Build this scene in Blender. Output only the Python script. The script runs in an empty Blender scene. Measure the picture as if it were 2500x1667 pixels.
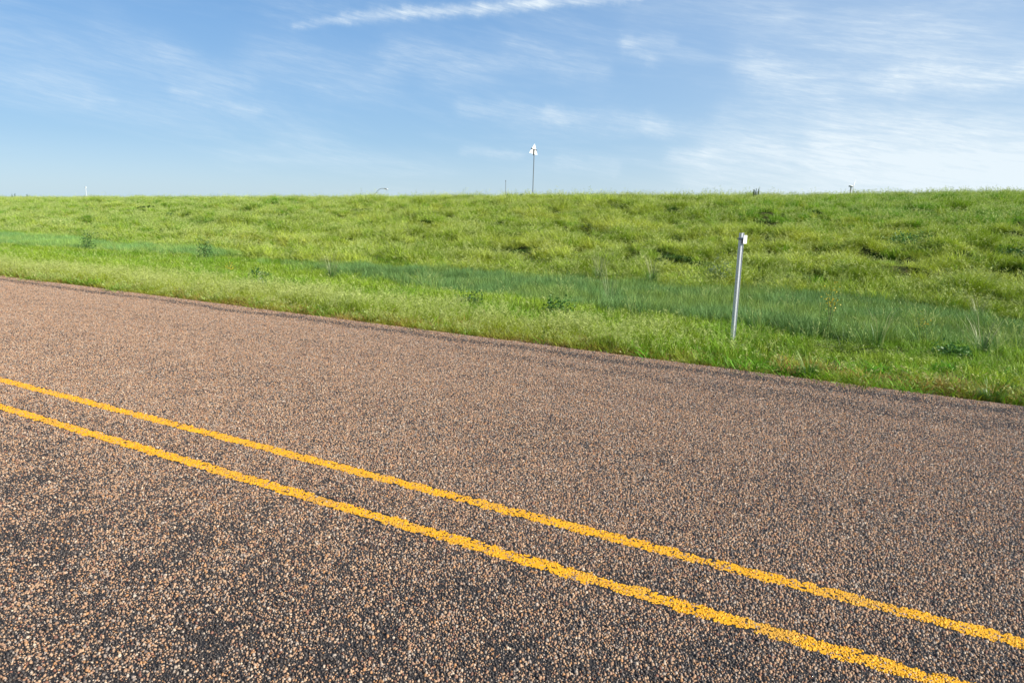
import bpy, math, random
import numpy as np
from mathutils import Vector, Matrix
R = math.radians
random.seed(7)
rng = np.random.default_rng(11)
scene = bpy.context.scene
col = scene.collection

# ------------------------------------------------------------------ camera
# World: X runs along the road (to the right), Y away across it, Z up.
CAM_H = 1.65
AZ = R(117.934); PITCH = R(12.0); ROLL = R(1.0)
F0 = Vector((math.cos(AZ), math.sin(AZ), 0)); R0 = Vector((math.sin(AZ), -math.cos(AZ), 0)); Z = Vector((0, 0, 1))
FW = F0 * math.cos(PITCH) - Z * math.sin(PITCH)
UP0 = F0 * math.sin(PITCH) + Z * math.cos(PITCH)
RT = R0 * math.cos(ROLL) + UP0 * math.sin(ROLL)
UP = UP0 * math.cos(ROLL) - R0 * math.sin(ROLL)
cam = bpy.data.objects.new('camera', bpy.data.cameras.new('camera'))
col.objects.link(cam)
m = Matrix((RT, UP, -FW)).transposed().to_4x4(); m.translation = Vector((0, 0, CAM_H))
cam.matrix_world = m
cam.data.lens = 24.0; cam.data.sensor_width = 36; cam.data.clip_start = 0.05; cam.data.clip_end = 20000
scene.camera = cam

# ------------------------------------------------------------------ light
SUN_AZ, SUN_EL = R(4), R(31)
sd = Vector((math.cos(SUN_AZ) * math.cos(SUN_EL), math.sin(SUN_AZ) * math.cos(SUN_EL), math.sin(SUN_EL)))
sun = bpy.data.objects.new('sun', bpy.data.lights.new('sun', 'SUN')); col.objects.link(sun)
sun.rotation_euler = sd.to_track_quat('Z', 'Y').to_euler()
sun.data.energy = 5.0; sun.data.angle = R(0.53); sun.data.color = (1.0, 0.93, 0.82)
scene.view_settings.view_transform = 'Standard'; scene.view_settings.look = 'None'
scene.view_settings.gamma = 1.0; scene.view_settings.use_curve_mapping = False
scene.view_settings.exposure = 0.75


class NT:
    """small helper to write node trees"""
    def __init__(s, tree):
        s.t = tree; s.n = tree.nodes; s.l = tree.links
    def new(s, typ, **kw):
        n = s.n.new(typ)
        for k, v in kw.items(): setattr(n, k, v)
        return n
    def put(s, sock, v):
        if hasattr(v, 'is_output'): s.l.new(v, sock)
        else: sock.default_value = v
    def math(s, op, a, b=0.0, c=None, clamp=False):
        n = s.new('ShaderNodeMath', operation=op, use_clamp=clamp)
        s.put(n.inputs[0], a); s.put(n.inputs[1], b)
        if c is not None: s.put(n.inputs[2], c)
        return n.outputs[0]
    def vmath(s, op, a, b=None, scale=None):
        n = s.new('ShaderNodeVectorMath', operation=op)
        s.put(n.inputs[0], a)
        if b is not None: s.put(n.inputs[1], b)
        if scale is not None: s.put(n.inputs[3], scale)
        return n.outputs['Value'] if op in ('DOT_PRODUCT', 'LENGTH', 'DISTANCE') else n.outputs[0]
    def mix(s, f, a, b, mode='MIX'):
        n = s.new('ShaderNodeMix', data_type='RGBA', blend_type=mode)
        s.put(n.inputs[0], f); s.put(n.inputs[6], a); s.put(n.inputs[7], b)
        return n.outputs[2]
    def sm(s, v, a, b, lo=0.0, hi=1.0):
        n = s.new('ShaderNodeMapRange', interpolation_type='SMOOTHSTEP')
        s.put(n.inputs[0], v); s.put(n.inputs[1], a); s.put(n.inputs[2], b); s.put(n.inputs[3], lo); s.put(n.inputs[4], hi)
        return n.outputs[0]
    def noise(s, vec, scale, detail=3.0, rough=0.5, out=0, dist=0.0):
        n = s.new('ShaderNodeTexNoise'); s.put(n.inputs['Vector'], vec)
        n.inputs['Scale'].default_value = scale; n.inputs['Detail'].default_value = detail
        n.inputs['Roughness'].default_value = rough; n.inputs['Distortion'].default_value = dist
        return n.outputs[out]


# ------------------------------------------------------------------ sky with cirrus at fixed bearings
world = bpy.data.worlds.new('World'); scene.world = world; world.use_nodes = True
w = NT(world.node_tree); w.n.clear()
skyt = w.new('ShaderNodeTexSky', sky_type='NISHITA'); skyt.sun_disc = False
skyt.sun_elevation = SUN_EL; skyt.sun_rotation = R(90) - SUN_AZ
skyt.altitude = 900; skyt.air_density = 1.0; skyt.dust_density = 0.7; skyt.ozone_density = 1.6
tc = w.new('ShaderNodeTexCoord'); d = tc.outputs['Generated']
sep = w.new('ShaderNodeSeparateXYZ'); w.put(sep.inputs[0], w.vmath('NORMALIZE', d))
# bearing measured clockwise from the field's side of the road, elevation, both in degrees
ca, sa = math.cos(AZ), math.sin(AZ)
fx = w.math('ADD', w.math('MULTIPLY', sep.outputs[0], ca), w.math('MULTIPLY', sep.outputs[1], sa))
rx = w.math('SUBTRACT', w.math('MULTIPLY', sep.outputs[0], sa), w.math('MULTIPLY', sep.outputs[1], ca))
az = w.math('MULTIPLY', w.math('ARCTAN2', rx, fx), 57.29578)
el = w.math('MULTIPLY', w.math('ARCSINE', sep.outputs[2]), 57.29578)
cmb = w.new('ShaderNodeCombineXYZ'); w.put(cmb.inputs[0], az); w.put(cmb.inputs[1], el)
ae = cmb.outputs[0]
def stretched(rot, sx, sy):
    m0 = w.new('ShaderNodeMapping'); w.put(m0.inputs['Vector'], ae); m0.inputs['Rotation'].default_value = (0, 0, R(rot))
    mp = w.new('ShaderNodeMapping'); w.put(mp.inputs['Vector'], m0.outputs[0]); mp.inputs['Scale'].default_value = (sx, sy, 1)
    return mp.outputs[0]
warp = w.vmath('SUBTRACT', w.noise(ae, 0.35, 3, 0.55, out=1), (0.5, 0.5, 0.5))
warp2 = w.vmath('SUBTRACT', w.noise(ae, 2.2, 3, 0.6, out=1), (0.5, 0.5, 0.5))
aew = w.vmath('ADD', w.vmath('ADD', ae, w.vmath('SCALE', warp, scale=1.3)), w.vmath('SCALE', warp2, scale=0.5))
aew = w.vmath('MULTIPLY', aew, (1, 1, 0))
fib = w.noise(stretched(9, 0.26, 2.2), 1.0, 6, 0.62, dist=0.4)
fibf = w.sm(fib, 0.3, 0.68, 0.5, 1.15)
fine_f = w.noise(stretched(13, 0.8, 7.0), 1.0, 4, 0.65, dist=0.8)
fibf = w.math('MULTIPLY', fibf, w.sm(fine_f, 0.3, 0.7, 0.8, 1.16))
STROKES = [(-16.9, 11.99, -12.99, 12.82, 0.19, 0.28), (-13.3, 12.74, -8.36, 13.47, 0.28, 0.5), (-8.67, 13.43, -2.68, 13.93, 0.28, 0.62), (-3.0, 13.9, 2.08, 14.4, 0.28, 0.62), (1.77, 14.4, 9.28, 14.74, 0.25, 0.5), (-29.55, 10.82, -25.92, 9.46, 0.42, 0.14), (-26.18, 9.52, -20.58, 7.99, 0.39, 0.24), (-35.6, 7.18, -30.69, 6.49, 0.39, 0.16), (-30.88, 5.79, -29.41, 5.85, 0.16, 0.2), (-25.35, 6.81, -20.14, 5.77, 0.2, 0.3), (-19.34, 9.76, -10.64, 8.73, 0.75, 0.26), (-9.03, 10.75, -2.65, 10.1, 0.76, 0.2), (-0.4, 10.93, 6.4, 9.75, 0.41, 0.28), (8.37, 11.62, 10.48, 10.29, 0.26, 0.3), (8.52, 11.76, 11.94, 11.61, 0.2, 0.22), (-4.25, 6.84, 3.62, 6.35, 0.28, 0.26), (2.63, 6.47, 11.72, 5.45, 0.31, 0.34), (10.75, 5.67, 20.32, 4.19, 0.33, 0.3), (17.46, 10.05, 23.1, 7.5, 0.57, 0.36), (18.41, 9.17, 28.02, 8.09, 0.47, 0.38), (27.43, 8.79, 36.29, 7.91, 0.39, 0.6), (16.61, 6.08, 36.79, 4.43, 0.61, 0.34), (12.81, 3.16, 14.85, 3.11, 0.34, 0.5), (-4.24, 3.46, 0.4, 3.16, 0.16, 0.24), (3.73, 2.76, 8.03, 2.3, 0.26, 0.3), (15.59, 3.54, 24.87, 3.67, 0.54, 0.55), (24.31, 3.77, 37.14, 2.0, 0.88, 0.75), (18.01, 13.63, 30.66, 10.23, 1.11, 0.16), (9.33, 13.98, 19.49, 13.01, 0.49, 0.16), (14.47, 1.8, 37.22, 1.48, 0.75, 0.4)]
keep = None
for i, (x1, y1, x2, y2, wd, it) in enumerate(STROKES):
    trail = i < 5
    src = w.vmath('ADD', ae, w.vmath('SCALE', w.vmath('MULTIPLY', warp2, (1, 1, 0)), scale=0.45)) if trail else aew
    L2 = (x2 - x1) ** 2 + (y2 - y1) ** 2
    pa = w.vmath('SUBTRACT', src, (x1, y1, 0))
    t = w.math('DIVIDE', w.vmath('DOT_PRODUCT', pa, (x2 - x1, y2 - y1, 0)), L2, clamp=True)
    foot = w.vmath('SCALE', (x2 - x1, y2 - y1, 0), scale=t)
    dist = w.vmath('DISTANCE', pa, foot)
    q = w.math('DIVIDE', dist, wd * (1.4 if trail else 2.2))
    g = w.math('POWER', 2.71828, w.math('MULTIPLY', w.math('MULTIPLY', q, q), -1.0))
    g = w.math('MULTIPLY', g, it * (1.05 if trail else 0.72))
    inv = w.math('SUBTRACT', 1.0, g)
    keep = inv if keep is None else w.math('MULTIPLY', keep, inv)
strk = w.math('MULTIPLY', w.math('SUBTRACT', 1.0, keep), fibf)
veil = w.noise(stretched(8, 0.05, 0.22), 1.0, 5, 0.6, dist=0.6)
thin = w.math('MULTIPLY', w.sm(veil, 0.42, 0.75), w.math('MULTIPLY', fibf, 0.28))
right = w.math('MULTIPLY', w.sm(az, -12, 36), 0.26)
low = w.math('MULTIPLY', w.sm(el, 8, -1), w.sm(az, 5, 38, 0.0, 0.45))
cloud = w.math('ADD', w.math('ADD', strk, thin), w.math('ADD', right, low), clamp=True)
cloud = w.math('MULTIPLY', cloud, w.sm(el, -2, 0.0))
rp = w.new('ShaderNodeValToRGB'); w.put(rp.inputs[0], w.math('DIVIDE', w.math('ADD', el, 2.0), 40.0, clamp=True))
e_ = rp.color_ramp.elements; e_[0].position = .04; e_[0].color = (.50, .66, .98, 1); e_[1].position = 1; e_[1].color = (.64, .70, .76, 1)
for p_, c_ in ((.15, (.44, .55, .71, 1)), (.35, (.55, .68, .78, 1))): q_ = e_.new(p_); q_.color = c_
clear = w.vmath('SCALE', w.mix(1.0, skyt.outputs[0], rp.outputs[0], 'MULTIPLY'), scale=1.33)
rq = w.new('ShaderNodeValToRGB'); w.put(rq.inputs[0], w.math('DIVIDE', el, 90.0, clamp=True))
e_ = rq.color_ramp.elements; e_[0].position = 0; e_[0].color = (.67, .86, .97, 1); e_[1].position = 1; e_[1].color = (.11, .26, .58, 1)
for p_, c_ in ((.045, (.455, .725, 1.0, 1)), (.08, (.365, .64, .98, 1)), (.135, (.275, .535, .93, 1)), (.18, (.215, .465, .87, 1))): q_ = e_.new(p_); q_.color = c_
even = w.vmath('SCALE', rq.outputs[0], scale=7.15)
clear = w.mix(w.sm(el, 60, 10, .3, .75), clear, even)
cl = w.mix(w.math('MULTIPLY', cloud, 0.9), clear, (7.1, 7.9, 8.4, 1))
bg = w.new('ShaderNodeBackground'); w.put(bg.inputs[0], cl); bg.inputs[1].default_value = 0.072
out = w.new('ShaderNodeOutputWorld'); w.l.new(bg.outputs[0], out.inputs[0])


# ------------------------------------------------------------------ helpers
def material(name):
    mt = bpy.data.materials.new(name); mt.use_nodes = True
    n = NT(mt.node_tree); b = mt.node_tree.nodes['Principled BSDF']
    return mt, n, b
def mesh_obj(name, verts, faces, mat=None, parent=None, smooth=False, link=True):
    me = bpy.data.meshes.new(name)
    me.from_pydata([tuple(v) for v in verts], [], [tuple(f) for f in faces]); me.update()
    if smooth: me.polygons.foreach_set('use_smooth', [True] * len(me.polygons))
    if mat: me.materials.append(mat)
    o = bpy.data.objects.new(name, me)
    if link: col.objects.link(o)
    if parent: o.parent = parent
    return o
def fast_mesh(name, V, T, mat, attrs=None, smooth=True):
    """mesh from numpy: V (n,3), T (m,3) triangles; attrs {name: (n,4)} point colours"""
    me = bpy.data.meshes.new(name)
    me.vertices.add(len(V)); me.vertices.foreach_set('co', V.astype(np.float32).ravel())
    me.loops.add(T.size); me.loops.foreach_set('vertex_index', T.astype(np.int32).ravel())
    me.polygons.add(len(T)); me.polygons.foreach_set('loop_start', np.arange(0, T.size, 3, dtype=np.int32))
    if smooth: me.polygons.foreach_set('use_smooth', np.ones(len(T), dtype=bool))
    for k, a in (attrs or {}).items():
        at = me.attributes.new(k, 'FLOAT_COLOR', 'POINT'); at.data.foreach_set('color', a.astype(np.float32).ravel())
    me.materials.append(mat); me.update(); me.validate()
    return me
def tag(o, label=None, cat=None, group=None, kind=None):
    for k, v in (('label', label), ('category', cat), ('group', group), ('kind', kind)):
        if v: o[k] = v
    return o
def empty(name, loc, rz=0):
    o = bpy.data.objects.new(name, None); o.location = loc; o.rotation_euler = (0, 0, rz); o.empty_display_size = 0.1
    col.objects.link(o); return o
class MB:
    """collects boxes, tubes and prisms into one mesh"""
    def __init__(s): s.v = []; s.f = []
    def box(s, c, sz, M=None):
        n = len(s.v); M = M or Matrix.Identity(4)
        for x in (-.5, .5):
            for y in (-.5, .5):
                for z in (-.5, .5): s.v.append(M @ Vector((c[0] + x * sz[0], c[1] + y * sz[1], c[2] + z * sz[2])))
        s.f += [tuple(n + i for i in q) for q in ((0, 1, 3, 2), (4, 6, 7, 5), (0, 4, 5, 1), (2, 3, 7, 6), (0, 2, 6, 4), (1, 5, 7, 3))]
    def tube(s, pts, rad, k=10):
        rings = []
        for i, p in enumerate(pts):
            p = Vector(p); a = Vector(pts[max(i - 1, 0)]); b = Vector(pts[min(i + 1, len(pts) - 1)])
            dr = (b - a).normalized(); u = dr.orthogonal().normalized(); v = dr.cross(u)
            r = rad[i] if isinstance(rad, (list, tuple)) else rad
            n = len(s.v)
            for j in range(k):
                t = 2 * math.pi * j / k; s.v.append(p + u * math.cos(t) * r + v * math.sin(t) * r)
            rings.append(n)
        for a, b in zip(rings, rings[1:]):
            for j in range(k): s.f.append((a + j, a + (j + 1) % k, b + (j + 1) % k, b + j))
        s.f.append(tuple(rings[0] + j for j in range(k))[::-1]); s.f.append(tuple(rings[-1] + j for j in range(k)))
    def prism(s, poly, d0, d1, M):
        """poly in local x,z; extruded along local y"""
        n = len(s.v); k = len(poly)
        for dd in (d0, d1):
            for x, z in poly: s.v.append(M @ Vector((x, dd, z)))
        s.f.append(tuple(range(n, n + k))); s.f.append(tuple(range(n + 2 * k - 1, n + k - 1, -1)))
        for j in range(k): s.f.append((n + j, n + k + j, n + k + (j + 1) % k, n + (j + 1) % k))
    def build(s, name, mat, parent=None, smooth=False):
        return mesh_obj(name, s.v, s.f, mat, parent, smooth)

_tab = rng.random((256, 256))
def vnoise(x, y):
    x = np.asarray(x, float); y = np.asarray(y, float)
    xi = np.floor(x).astype(int); yi = np.floor(y).astype(int); fx = x - xi; fy = y - yi
    fx = fx * fx * (3 - 2 * fx); fy = fy * fy * (3 - 2 * fy)
    g = lambda a, b: _tab[a % 256, b % 256]
    return (g(xi, yi) * (1 - fx) + g(xi + 1, yi) * fx) * (1 - fy) + (g(xi, yi + 1) * (1 - fx) + g(xi + 1, yi + 1) * fx) * fy
def fbm(x, y, n=3):
    s = 0; a = 1; t = 0
    for i in range(n): s = s + a * vnoise(x * 2 ** i + 17.3 * i, y * 2 ** i + 5.1 * i); t += a; a *= .55
    return s / t
def sst(a, b, x):
    t = np.clip((x - a) / (b - a), 0, 1); return t * t * (3 - 2 * t)
def crest(x): return np.interp(x, [-300, -75, -45, -18.6, -5, 5.5, 40], [-1.7, .34, .86, 1.38, 1.66, 1.93, 2.35])
def terr(x, y):
    """height of the ground: road verge, shallow ditch, embankment, falling plain beyond"""
    x = np.asarray(x, float); y = np.asarray(y, float)
    z = -.04 - .11 * sst(7, 10, y) - .32 * sst(9.8, 12, y)
    up = sst(14.0, 35, y) * .35 + np.clip((y - 15) / 20, 0, 1) ** .9 * .65
    z = z + (crest(x) + .47) * up - np.maximum(y - 37, 0) * .045 * sst(36, 42, y)
    z = np.where(y > 200, z + (y - 200) * .022, z)
    bump = (fbm(x * .55 + 3, y * .9, 3) - .5) * .48 + (fbm(x * 1.3, y * 1.9 + 9, 2) - .5) * .40
    z = z + bump * sst(15, 19, y) * (1 - .6 * sst(31, 36, y)) * (1 - sst(60, 90, y))
    z = z + (fbm(x * .9, y * .9 + 50, 2) - .5) * .10 * sst(7.4, 9, y) * (1 - sst(13, 16, y))
    return z
def tz(x, y): return float(terr(x, y))

# ------------------------------------------------------------------ ground sheet
gm, n, b = material('meadow_soil')
geo = n.new('ShaderNodeNewGeometry'); P = geo.outputs['Position']
a1 = n.noise(P, 0.35, 4); a2 = n.noise(P, 6.0, 4, 0.6)
c = n.mix(n.sm(a1, .35, .65), (.03, .045, .012, 1), (.05, .06, .018, 1))
c = n.mix(n.sm(a2, .45, .8), c, (.10, .07, .04, 1))
sy_ = n.new('ShaderNodeSeparateXYZ'); n.put(sy_.inputs[0], P)
away = n.math('MAXIMUM', n.math('MAXIMUM', n.sm(sy_.outputs[1], 40, 48), n.sm(sy_.outputs[0], -60, -75)), n.sm(sy_.outputs[0], 8, 12))
c = n.mix(away, c, n.mix(a1, (.13, .19, .035, 1), (.18, .22, .05, 1)))
c = n.mix(n.sm(n.math('ADD', sy_.outputs[1], n.math('MULTIPLY', a2, .5)), 7.75, 7.3), c, n.mix(a2, (.11, .065, .04, 1), (.25, .17, .11, 1)))
n.put(b.inputs['Base Color'], c); b.inputs['Roughness'].default_value = 1
b.inputs['Specular IOR Level'].default_value = 0.1
bp = n.new('ShaderNodeBump'); bp.inputs['Strength'].default_value = .6; bp.inputs['Distance'].default_value = .05
n.put(bp.inputs['Height'], a2); n.put(b.inputs['Normal'], bp.outputs[0])
xs = np.concatenate([-np.geomspace(3000, 110, 24), np.arange(-108, 30, .4), np.geomspace(31, 3000, 24)])
ys = np.concatenate([-np.geomspace(600, 8, 12), np.arange(-6, 6.4, 1.2), np.arange(6.6, 56, .22), np.geomspace(57, 3000, 26)])
X, Y = np.meshgrid(xs, ys)
V = np.stack([X, Y, terr(X, Y)], -1).reshape(-1, 3)
nx, ny = len(xs), len(ys)
ii, jj = np.meshgrid(np.arange(nx - 1), np.arange(ny - 1)); q = (jj * nx + ii).ravel()
T = np.concatenate([np.stack([q, q + 1, q + nx + 1], 1), np.stack([q, q + nx + 1, q + nx], 1)])
ground = bpy.data.objects.new('ground', fast_mesh('ground', V, T, gm)); col.objects.link(ground); ground['kind'] = 'structure'

# ------------------------------------------------------------------ road: chip-seal sheet with real embedded chippings
YB0, YB1 = 2.545, 2.635      # nearer yellow line
YA0, YA1 = 2.955, 3.045      # farther yellow line
def tar_cover(n, P):
    """how much of the stone is drowned in bitumen here (0..1): blotches, bands along the edge, wheel track"""
    s = n.new('ShaderNodeSeparateXYZ'); n.put(s.inputs[0], P); y = s.outputs[1]; x = s.outputs[0]
    mp = n.new('ShaderNodeMapping'); n.put(mp.inputs['Vector'], P); mp.inputs['Scale'].default_value = (.55, 1.3, 0)
    wob = n.math('MULTIPLY', n.math('SUBTRACT', n.noise(mp.outputs[0], 1.2, 3), .5), .35)
    yw = n.math('ADD', y, wob)
    def band(c0, h0, amt):
        dd = n.math('DIVIDE', n.math('SUBTRACT', yw, c0), h0)
        return n.math('MULTIPLY', n.math('POWER', 2.718, n.math('MULTIPLY', n.math('MULTIPLY', dd, dd), -1)), amt)
    blot = n.sm(n.noise(P, 4.2, 6, .68), .38, .70)
    blot2 = n.sm(n.noise(P, 14.0, 2, .5), .5, .75)
    near = n.sm(y, 3.4, 1.3)
    t = n.math('ADD', n.math('MULTIPLY', blot, n.math('ADD', n.math('MULTIPLY', near, .42), .2)), n.math('MULTIPLY', blot2, n.math('ADD', n.math('MULTIPLY', near, .34), .14)))
    t = n.math('ADD', t, n.math('MULTIPLY', near, .17))
    t = n.math('ADD', t, band(6.60, .10, .6))
    rt = n.sm(x, -7, -1)
    t = n.math('ADD', t, n.math('MULTIPLY', band(6.15, .16, .34), rt))
    t = n.math('ADD', t, n.math('ADD', band(4.1, .3, .07), band(5.5, .28, .07)))
    return n.math('ADD', t, .03)

rm, n, b = material('chip_seal_binder')
geo = n.new('ShaderNodeNewGeometry'); P = geo.outputs['Position']
vor = n.new('ShaderNodeTexVoronoi'); n.put(vor.inputs['Vector'], P); vor.inputs['Scale'].default_value = 105; vor.inputs['Randomness'].default_value = 1
sv = n.new('ShaderNodeSeparateXYZ'); n.put(sv.inputs[0], vor.outputs['Color'])
ramp = n.new('ShaderNodeValToRGB'); n.put(ramp.inputs[0], sv.outputs[0])
els = ramp.color_ramp.elements
els[0].position = 0; els[0].color = (.12, .09, .075, 1); els[1].position = 1; els[1].color = (.5, .42, .34, 1)
for p_, c_ in ((.25, (.33, .19, .12, 1)), (.5, (.38, .25, .17, 1)), (.75, (.30, .26, .23, 1))):
    e_ = els.new(p_); e_.color = c_
far = n.new('ShaderNodeSeparateXYZ'); n.put(far.inputs[0], P)
outside = n.math('MAXIMUM', n.sm(far.outputs[0], -25.6, -26.0), n.sm(far.outputs[0], 9.6, 10.0))
cover = n.math('MULTIPLY', n.math('SUBTRACT', 1.0, n.sm(vor.outputs['Distance'], .35, .55)), n.math('GREATER_THAN', sv.outputs[1], tar_cover(n, P)))
cover = n.math('MULTIPLY', cover, outside)
tarc = n.mix(n.noise(P, 60, 2), (.010, .010, .011, 1), (.028, .025, .024, 1))
n.put(b.inputs['Base Color'], n.mix(cover, tarc, ramp.outputs[0]))
b.inputs['Roughness'].default_value = .62
bp = n.new('ShaderNodeBump'); bp.inputs['Strength'].default_value = 1; bp.inputs['Distance'].default_value = .003
n.put(bp.inputs['Height'], n.math('ADD', n.math('SUBTRACT', 1, vor.outputs['Distance']), n.noise(P, 300, 2)))
n.put(b.inputs['Normal'], bp.outputs[0])

stone_m, n, b = material('road_chippings')
at = n.new('ShaderNodeAttribute', attribute_name='stone')
geo = n.new('ShaderNodeNewGeometry'); P = geo.outputs['Position']
tarred = n.math('LESS_THAN', at.outputs['Alpha'], tar_cover(n, P))
fine = n.noise(P, 420, 2, .6)
sc = n.mix(n.math('MULTIPLY', fine, .35), at.outputs['Color'], (.10, .08, .07, 1))
tr = n.mix(fine, (.012, .012, .014, 1), (.045, .041, .039, 1))
n.put(b.inputs['Base Color'], n.mix(n.math('MULTIPLY', tarred, .93), sc, tr))
n.put(b.inputs['Roughness'], n.mix(tarred, (.62, .62, .62, 1), (.5, .5, .5, 1)))
b.inputs['Specular IOR Level'].default_value = .35

PAL = np.array([(.50, .345, .235), (.44, .285, .19), (.56, .41, .28), (.36, .32, .30), (.47, .43, .39), (.50, .28, .13), (.28, .135, .095), (.17, .15, .15), (.66, .58, .49), (.40, .27, .20), (.10, .085, .09)])
PAL = PAL * np.array([.80, .715, .62])
PW = np.array([.21, .17, .13, .11, .09, .07, .05, .06, .04, .06, .01]); PW = PW / PW.sum()
def pebbles(cx, cy, size, zc, palette=True, seed=0, hs=.55):
    """flattened rounded chips, each 13 vertices and 18 triangles"""
    r = np.random.default_rng(seed); N = len(cx)
    k = 6; ang = np.arange(k) / k * 2 * np.pi
    rot = r.random(N) * 2 * np.pi; asp = r.uniform(.55, 1, N)
    jit = r.uniform(.8, 1.2, (N, k)); h = size * r.uniform(.6, 1.25, N) * hs
    V = np.zeros((N, 13, 3))
    for ring, (rr, zz) in enumerate(((1.0, 0.0), (.72, .72))):
        lx = np.cos(ang)[None] * rr * jit * size[:, None] * .5; ly = np.sin(ang)[None] * rr * jit * (size * asp)[:, None] * .5
        V[:, ring * 6:ring * 6 + 6, 0] = lx * np.cos(rot)[:, None] - ly * np.sin(rot)[:, None]
        V[:, ring * 6:ring * 6 + 6, 1] = lx * np.sin(rot)[:, None] + ly * np.cos(rot)[:, None]
        V[:, ring * 6:ring * 6 + 6, 2] = zz * h[:, None]
    V[:, 12, 2] = h
    tx = r.normal(0, .3, N); ty = r.normal(0, .3, N)
    V[:, :, 2] += V[:, :, 0] * tx[:, None] + V[:, :, 1] * ty[:, None]
    V[:, :, 0] += cx[:, None]; V[:, :, 1] += cy[:, None]; V[:, :, 2] += zc[:, None] if np.ndim(zc) else zc
    t = []
    for j in range(6):
        j2 = (j + 1) % 6; t += [(j, j2, 6 + j2), (j, 6 + j2, 6 + j), (6 + j, 6 + j2, 12)]
    T = (np.array(t)[None] + (np.arange(N) * 13)[:, None, None]).reshape(-1, 3)
    c = PAL[r.choice(len(PAL), N, p=PW)] * r.uniform(.8, 1.2, N)[:, None]
    C = np.concatenate([c, r.random(N)[:, None]], 1)
    C = np.repeat(C[:, None], 13, 1).reshape(-1, 4)
    return V.reshape(-1, 3), T, C
def scatter(x0, x1, y0, y1, step, r):
    gx = np.arange(x0, x1, step); gy = np.arange(y0, y1, step * .9)
    A, B = np.meshgrid(gx, gy); A = A + (np.arange(len(gy)) % 2)[:, None] * step * .5
    A = A.ravel() + r.uniform(-.42, .42, A.size) * step; B = B.ravel() + r.uniform(-.42, .42, B.size) * step
    return A, B
tile_objs = []
for ri, (y0, y1, st) in enumerate(((-1.3, 2.54, .0104), (2.64, 2.95, .0104), (3.05, 7.2, .0104))):
    for var in range(2):
        r = np.random.default_rng(50 + ri * 10 + var)
        cx, cy = scatter(-.5, .5, y0, y1, st, r)
        okk = r.random(len(cx)) < np.interp(cy, [6.88, 6.96, 7.2], [1, .5, .06]); cx, cy = cx[okk], cy[okk]
        size = np.clip(r.lognormal(math.log(.0093), .30, len(cx)), .0045, .017)
        Vt, Tt, Ct = pebbles(cx, cy, size, -.0006 - .041 * sst(6.86, 6.97, cy) + r.uniform(-.001, .0012, len(cx)), seed=100 + ri * 10 + var)
        me = fast_mesh('chippings', Vt, Tt, stone_m, {'stone': Ct}, smooth=False)
        tile_objs.append((ri, bpy.data.objects.new('chippings', me)))
# base sheet, ragged at the far edge
xr = np.concatenate([-np.geomspace(600, 40, 14), np.arange(-39, 14, .12), np.geomspace(15, 600, 14)])
yr = np.array([-1.35, 0, 2, 3.0, 4.5, 5.8, 6.6, 6.86, 6.97])
X, Y = np.meshgrid(xr, yr); Y = Y.copy(); Zr = np.zeros_like(X)
Y[-1] += (fbm(xr * 3, xr * 0, 3) - .5) * .16; Y[-2] += (fbm(xr * 3, xr * 0, 3) - .5) * .12
Zr[-1] = -.045; Zr[0] = -.045
V = np.stack([X, Y, Zr], -1).reshape(-1, 3); nx, ny = len(xr), len(yr)
ii, jj = np.meshgrid(np.arange(nx - 1), np.arange(ny - 1)); q = (jj * nx + ii).ravel()
T = np.concatenate([np.stack([q, q + 1, q + nx + 1], 1), np.stack([q, q + nx + 1, q + nx], 1)])
road = bpy.data.objects.new('road', fast_mesh('road', V, T, rm, smooth=False)); col.objects.link(road); road['kind'] = 'structure'

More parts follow.
